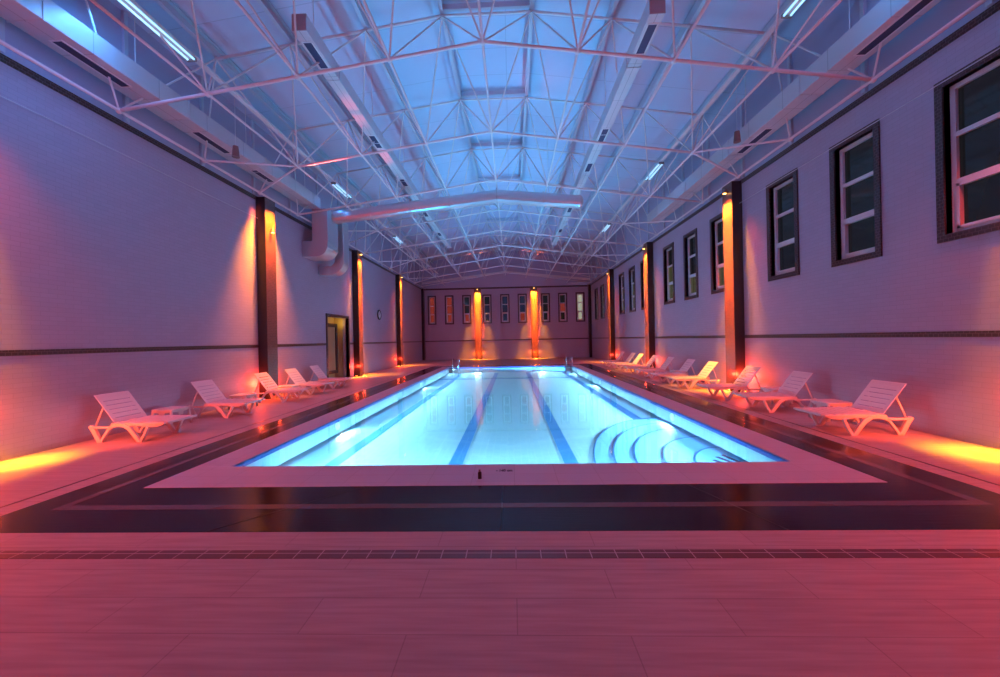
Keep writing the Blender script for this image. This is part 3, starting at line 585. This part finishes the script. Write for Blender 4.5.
for q, (a, c) in enumerate(BCOL):
    nm = ('red windows', 'pale lit window')[q]
    top_lamp((a + c) / 2, YB - 0.26, 0, -1, 5.95, 'small orange lamp heading the back wall column nearer the %s' % nm, 190, red_fill=False)
    for x, w in ((a - 0.09, 'door wall side'), (c + 0.09, 'window wall side')):
        uplight(x, YB - 0.14, 'floor uplight on the %s of the back column nearer the %s' % (w, nm), 6, None, ORANGE)
        beam((x, YB - 0.12, 0.1), (x, YB - 0.05, 4.5), (1, 0, 0), 13 * K_BASE, (1.0, 0.10, 0.02), 0.12, 0.04, 10)
    uplight((a + c) / 2, YB - 0.42, 'floor uplight in front of the back column nearer the %s' % nm, 14, None, ORANGE)
# added red fill lights behind the camera, on no column, reddening the floor
for x, tx in ((XL + 0.45, XL + 3.0), (XR - 0.45, XR - 3.0)):
    light('AREA', (x, -1.6, 3.4), (tx, 6.5, 0.0), 200 * K_RED, RED, 0.6, spread=120)

# ------------------------------------------------------------------ loungers and tables
def make_lounger():
    e = empty('sun_lounger'); w = 0.35
    for s in (-1, 1):
        y0, y1 = (s * w - 0.025, s * w + 0.025); b = bmesh.new()
        strip(b, [(0.08, 0.285), (0.15, 0.20), (0.24, 0.02), (0.29, 0.0)], [0.05, 0.075, 0.075, 0.04], y0, y1)
        strip(b, [(0.10, 0.262), (0.30, 0.257), (0.48, 0.262)], 0.03, y0, y1)
        strip(b, [(0.28, 0.02), (0.36, 0.14), (0.45, 0.262)], 0.04, y0, y1)
        strip(b, [(0.42, 0.235), (0.50, 0.285), (0.60, 0.302), (0.70, 0.290), (0.79, 0.235), (0.87, 0.14), (0.95, 0.02)], [0.05, 0.06, 0.065, 0.065, 0.07, 0.07, 0.06], y0, y1)
        strip(b, [(0.93, 0.015), (1.02, 0.015)], 0.035, y0, y1)
        strip(b, [(0.99, 0.015), (1.06, 0.13), (1.12, 0.27)], 0.042, y0, y1)
        strip(b, [(0.22, 0.015), (0.31, 0.015)], 0.035, y0, y1)
        obj('leg_frame', b, M['plastic'], e, bevel=0.006)
    b = bmesh.new()                                       # rails of the seat, rising to the foot end
    for s in (-1, 1): strip(b, [(0.45, 0.30), (0.90, 0.305), (1.12, 0.29), (1.28, 0.295), (1.41, 0.32)], [0.05, 0.055, 0.075, 0.07, 0.03], s * 0.335 - 0.02, s * 0.335 + 0.02)
    box(b, 1.37, 1.43, -0.30, 0.30, 0.30, 0.34); obj('seat_rail', b, M['plastic'], e, bevel=0.008)
    b = bmesh.new(); x = 0.50
    while x < 1.34: box(b, x, x + 0.095, -0.32, 0.32, 0.315, 0.335); x += 0.122
    for y in (-0.17, 0.17): box(b, 0.50, 1.38, y - 0.02, y + 0.02, 0.295, 0.317)
    obj('seat', b, M['plastic'], e, bevel=0.004)
    A = math.radians(53); ca, sa = math.cos(A), math.sin(A); L = 0.61
    b = bmesh.new(); Bx = bmesh.new()
    def bar(bm, t0, t1, y0, y1, th=0.022, off=0.0):       # t along the back, from the hinge upwards
        P = []
        for t in (t0, t1):
            for o in (off, off + th): P.append((0.48 - ca * t - sa * -o * -1, 0.31 + sa * t + ca * -o * -1))
        prism(bm, [P[0], P[2], P[3], P[1]], y0, y1)
    for s in (-1, 1): bar(b, 0, L, s * 0.27 - 0.035, s * 0.27 + 0.035, 0.03)
    bar(b, L - 0.05, L, -0.235, 0.235, 0.03)
    t = 0.03
    for k in range(6): bar(b, t, t + 0.062, -0.24, 0.24); t += 0.0905
    obj('backrest', b, M['plastic'], e, bevel=0.004)
    for s in (-1, 1):
        tx, tz = 0.48 - ca * 0.42, 0.31 + sa * 0.42
        obj('back_prop', bm_(tube, [(tx, s * 0.24, tz), (0.12, s * 0.30, 0.27)], 0.014, 8), M['plastic'], e, True)
    return e
def make_table():
    e = empty('side_table'); r = 0.06
    def rr(h, r_, n=5): return [(sx * (h - r_) + r_ * math.cos(a0 + PI / 2 * k / n), sy * (h - r_) + r_ * math.sin(a0 + PI / 2 * k / n)) for sx, sy, a0 in ((1, 1, 0), (-1, 1, PI / 2), (-1, -1, PI), (1, -1, 3 * PI / 2)) for k in range(n + 1)]
    obj('table_top', bm_(prism, rr(0.24, 0.07), 0.325, 0.35, 'xy'), M['plastic'], e, bevel=0.006)
    b = bmesh.new()
    for s in (-1, 1):
        for ax in (0, 1):
            P = [(-0.19, 0.325), (0.19, 0.325), (0.17, 0.29), (0.06, 0.275), (0.05, 0.0 + 0.21), (-0.05, 0.21), (-0.06, 0.275), (-0.17, 0.29)]
            prism(b, P, s * 0.21 - 0.012, s * 0.21 + 0.012, 'xz' if ax == 0 else 'yz')
    obj('apron', b, M['plastic'], e)
    for sx in (-1, 1):
        for sy in (-1, 1): obj('leg', bm_(tube, [(sx * 0.20, sy * 0.20, 0.33), (sx * 0.225, sy * 0.225, 0.0)], 0.024, 8), M['plastic'], e, True)
    return e
proto, tproto = make_lounger(), make_table(); used = []
def put(p, x, y, rz, label, cat, group):
    o = p if p not in used else copy_tree(p)
    used.append(p); o.location = (x, y, 0); o.rotation_euler = (0, 0, rz); tag(o, label, cat, group)
LN = [(6.87, 'first in the door wall row'), (8.93, 'second in the door wall row'), (11.08, 'third in the door wall row, before the column'),
      (12.60, 'fourth in the door wall row, past the column'), (14.12, 'fifth in the door wall row, closest to the door')]
for y, l in LN: put(proto, -7.42, y, math.radians(random.uniform(-2, 3)), 'white slatted plastic sun lounger, ' + l, 'sun lounger', 'sun loungers along the door wall')
RN = [6.74, 8.66, 10.38, 12.42, 13.90, 15.62, 17.32, 19.15, 20.40, 22.25]
RL = ['first in the window wall row', 'second in the window wall row', 'third in the window wall row, before the column', 'fourth in the window wall row, lit yellow',
      'fifth in the window wall row', 'sixth in the window wall row', 'seventh in the window wall row', 'eighth in the window wall row, lit yellow', 'ninth in the window wall row', 'tenth and last in the window wall row']
for y, l in zip(RN, RL): put(proto, 6.40, y, PI + math.radians(random.uniform(-3, 3)), 'white slatted plastic sun lounger, ' + l, 'sun lounger', 'sun loungers along the window wall')
for x, y, l in ((-7.16, 7.92, 'between the first and second door wall loungers'), (-7.05, 9.95, 'between the second and third door wall loungers'), (-6.96, 11.84, 'beside the door wall column, behind the fourth lounger'),
                (6.05, 7.62, 'between the first and second window wall loungers'), (6.30, 9.55, 'between the second and third window wall loungers'), (6.22, 14.78, 'between the fifth and sixth window wall loungers')):
    put(tproto, x, y, random.uniform(-0.1, 0.1), 'low white plastic side table ' + l, 'side table', 'side tables')
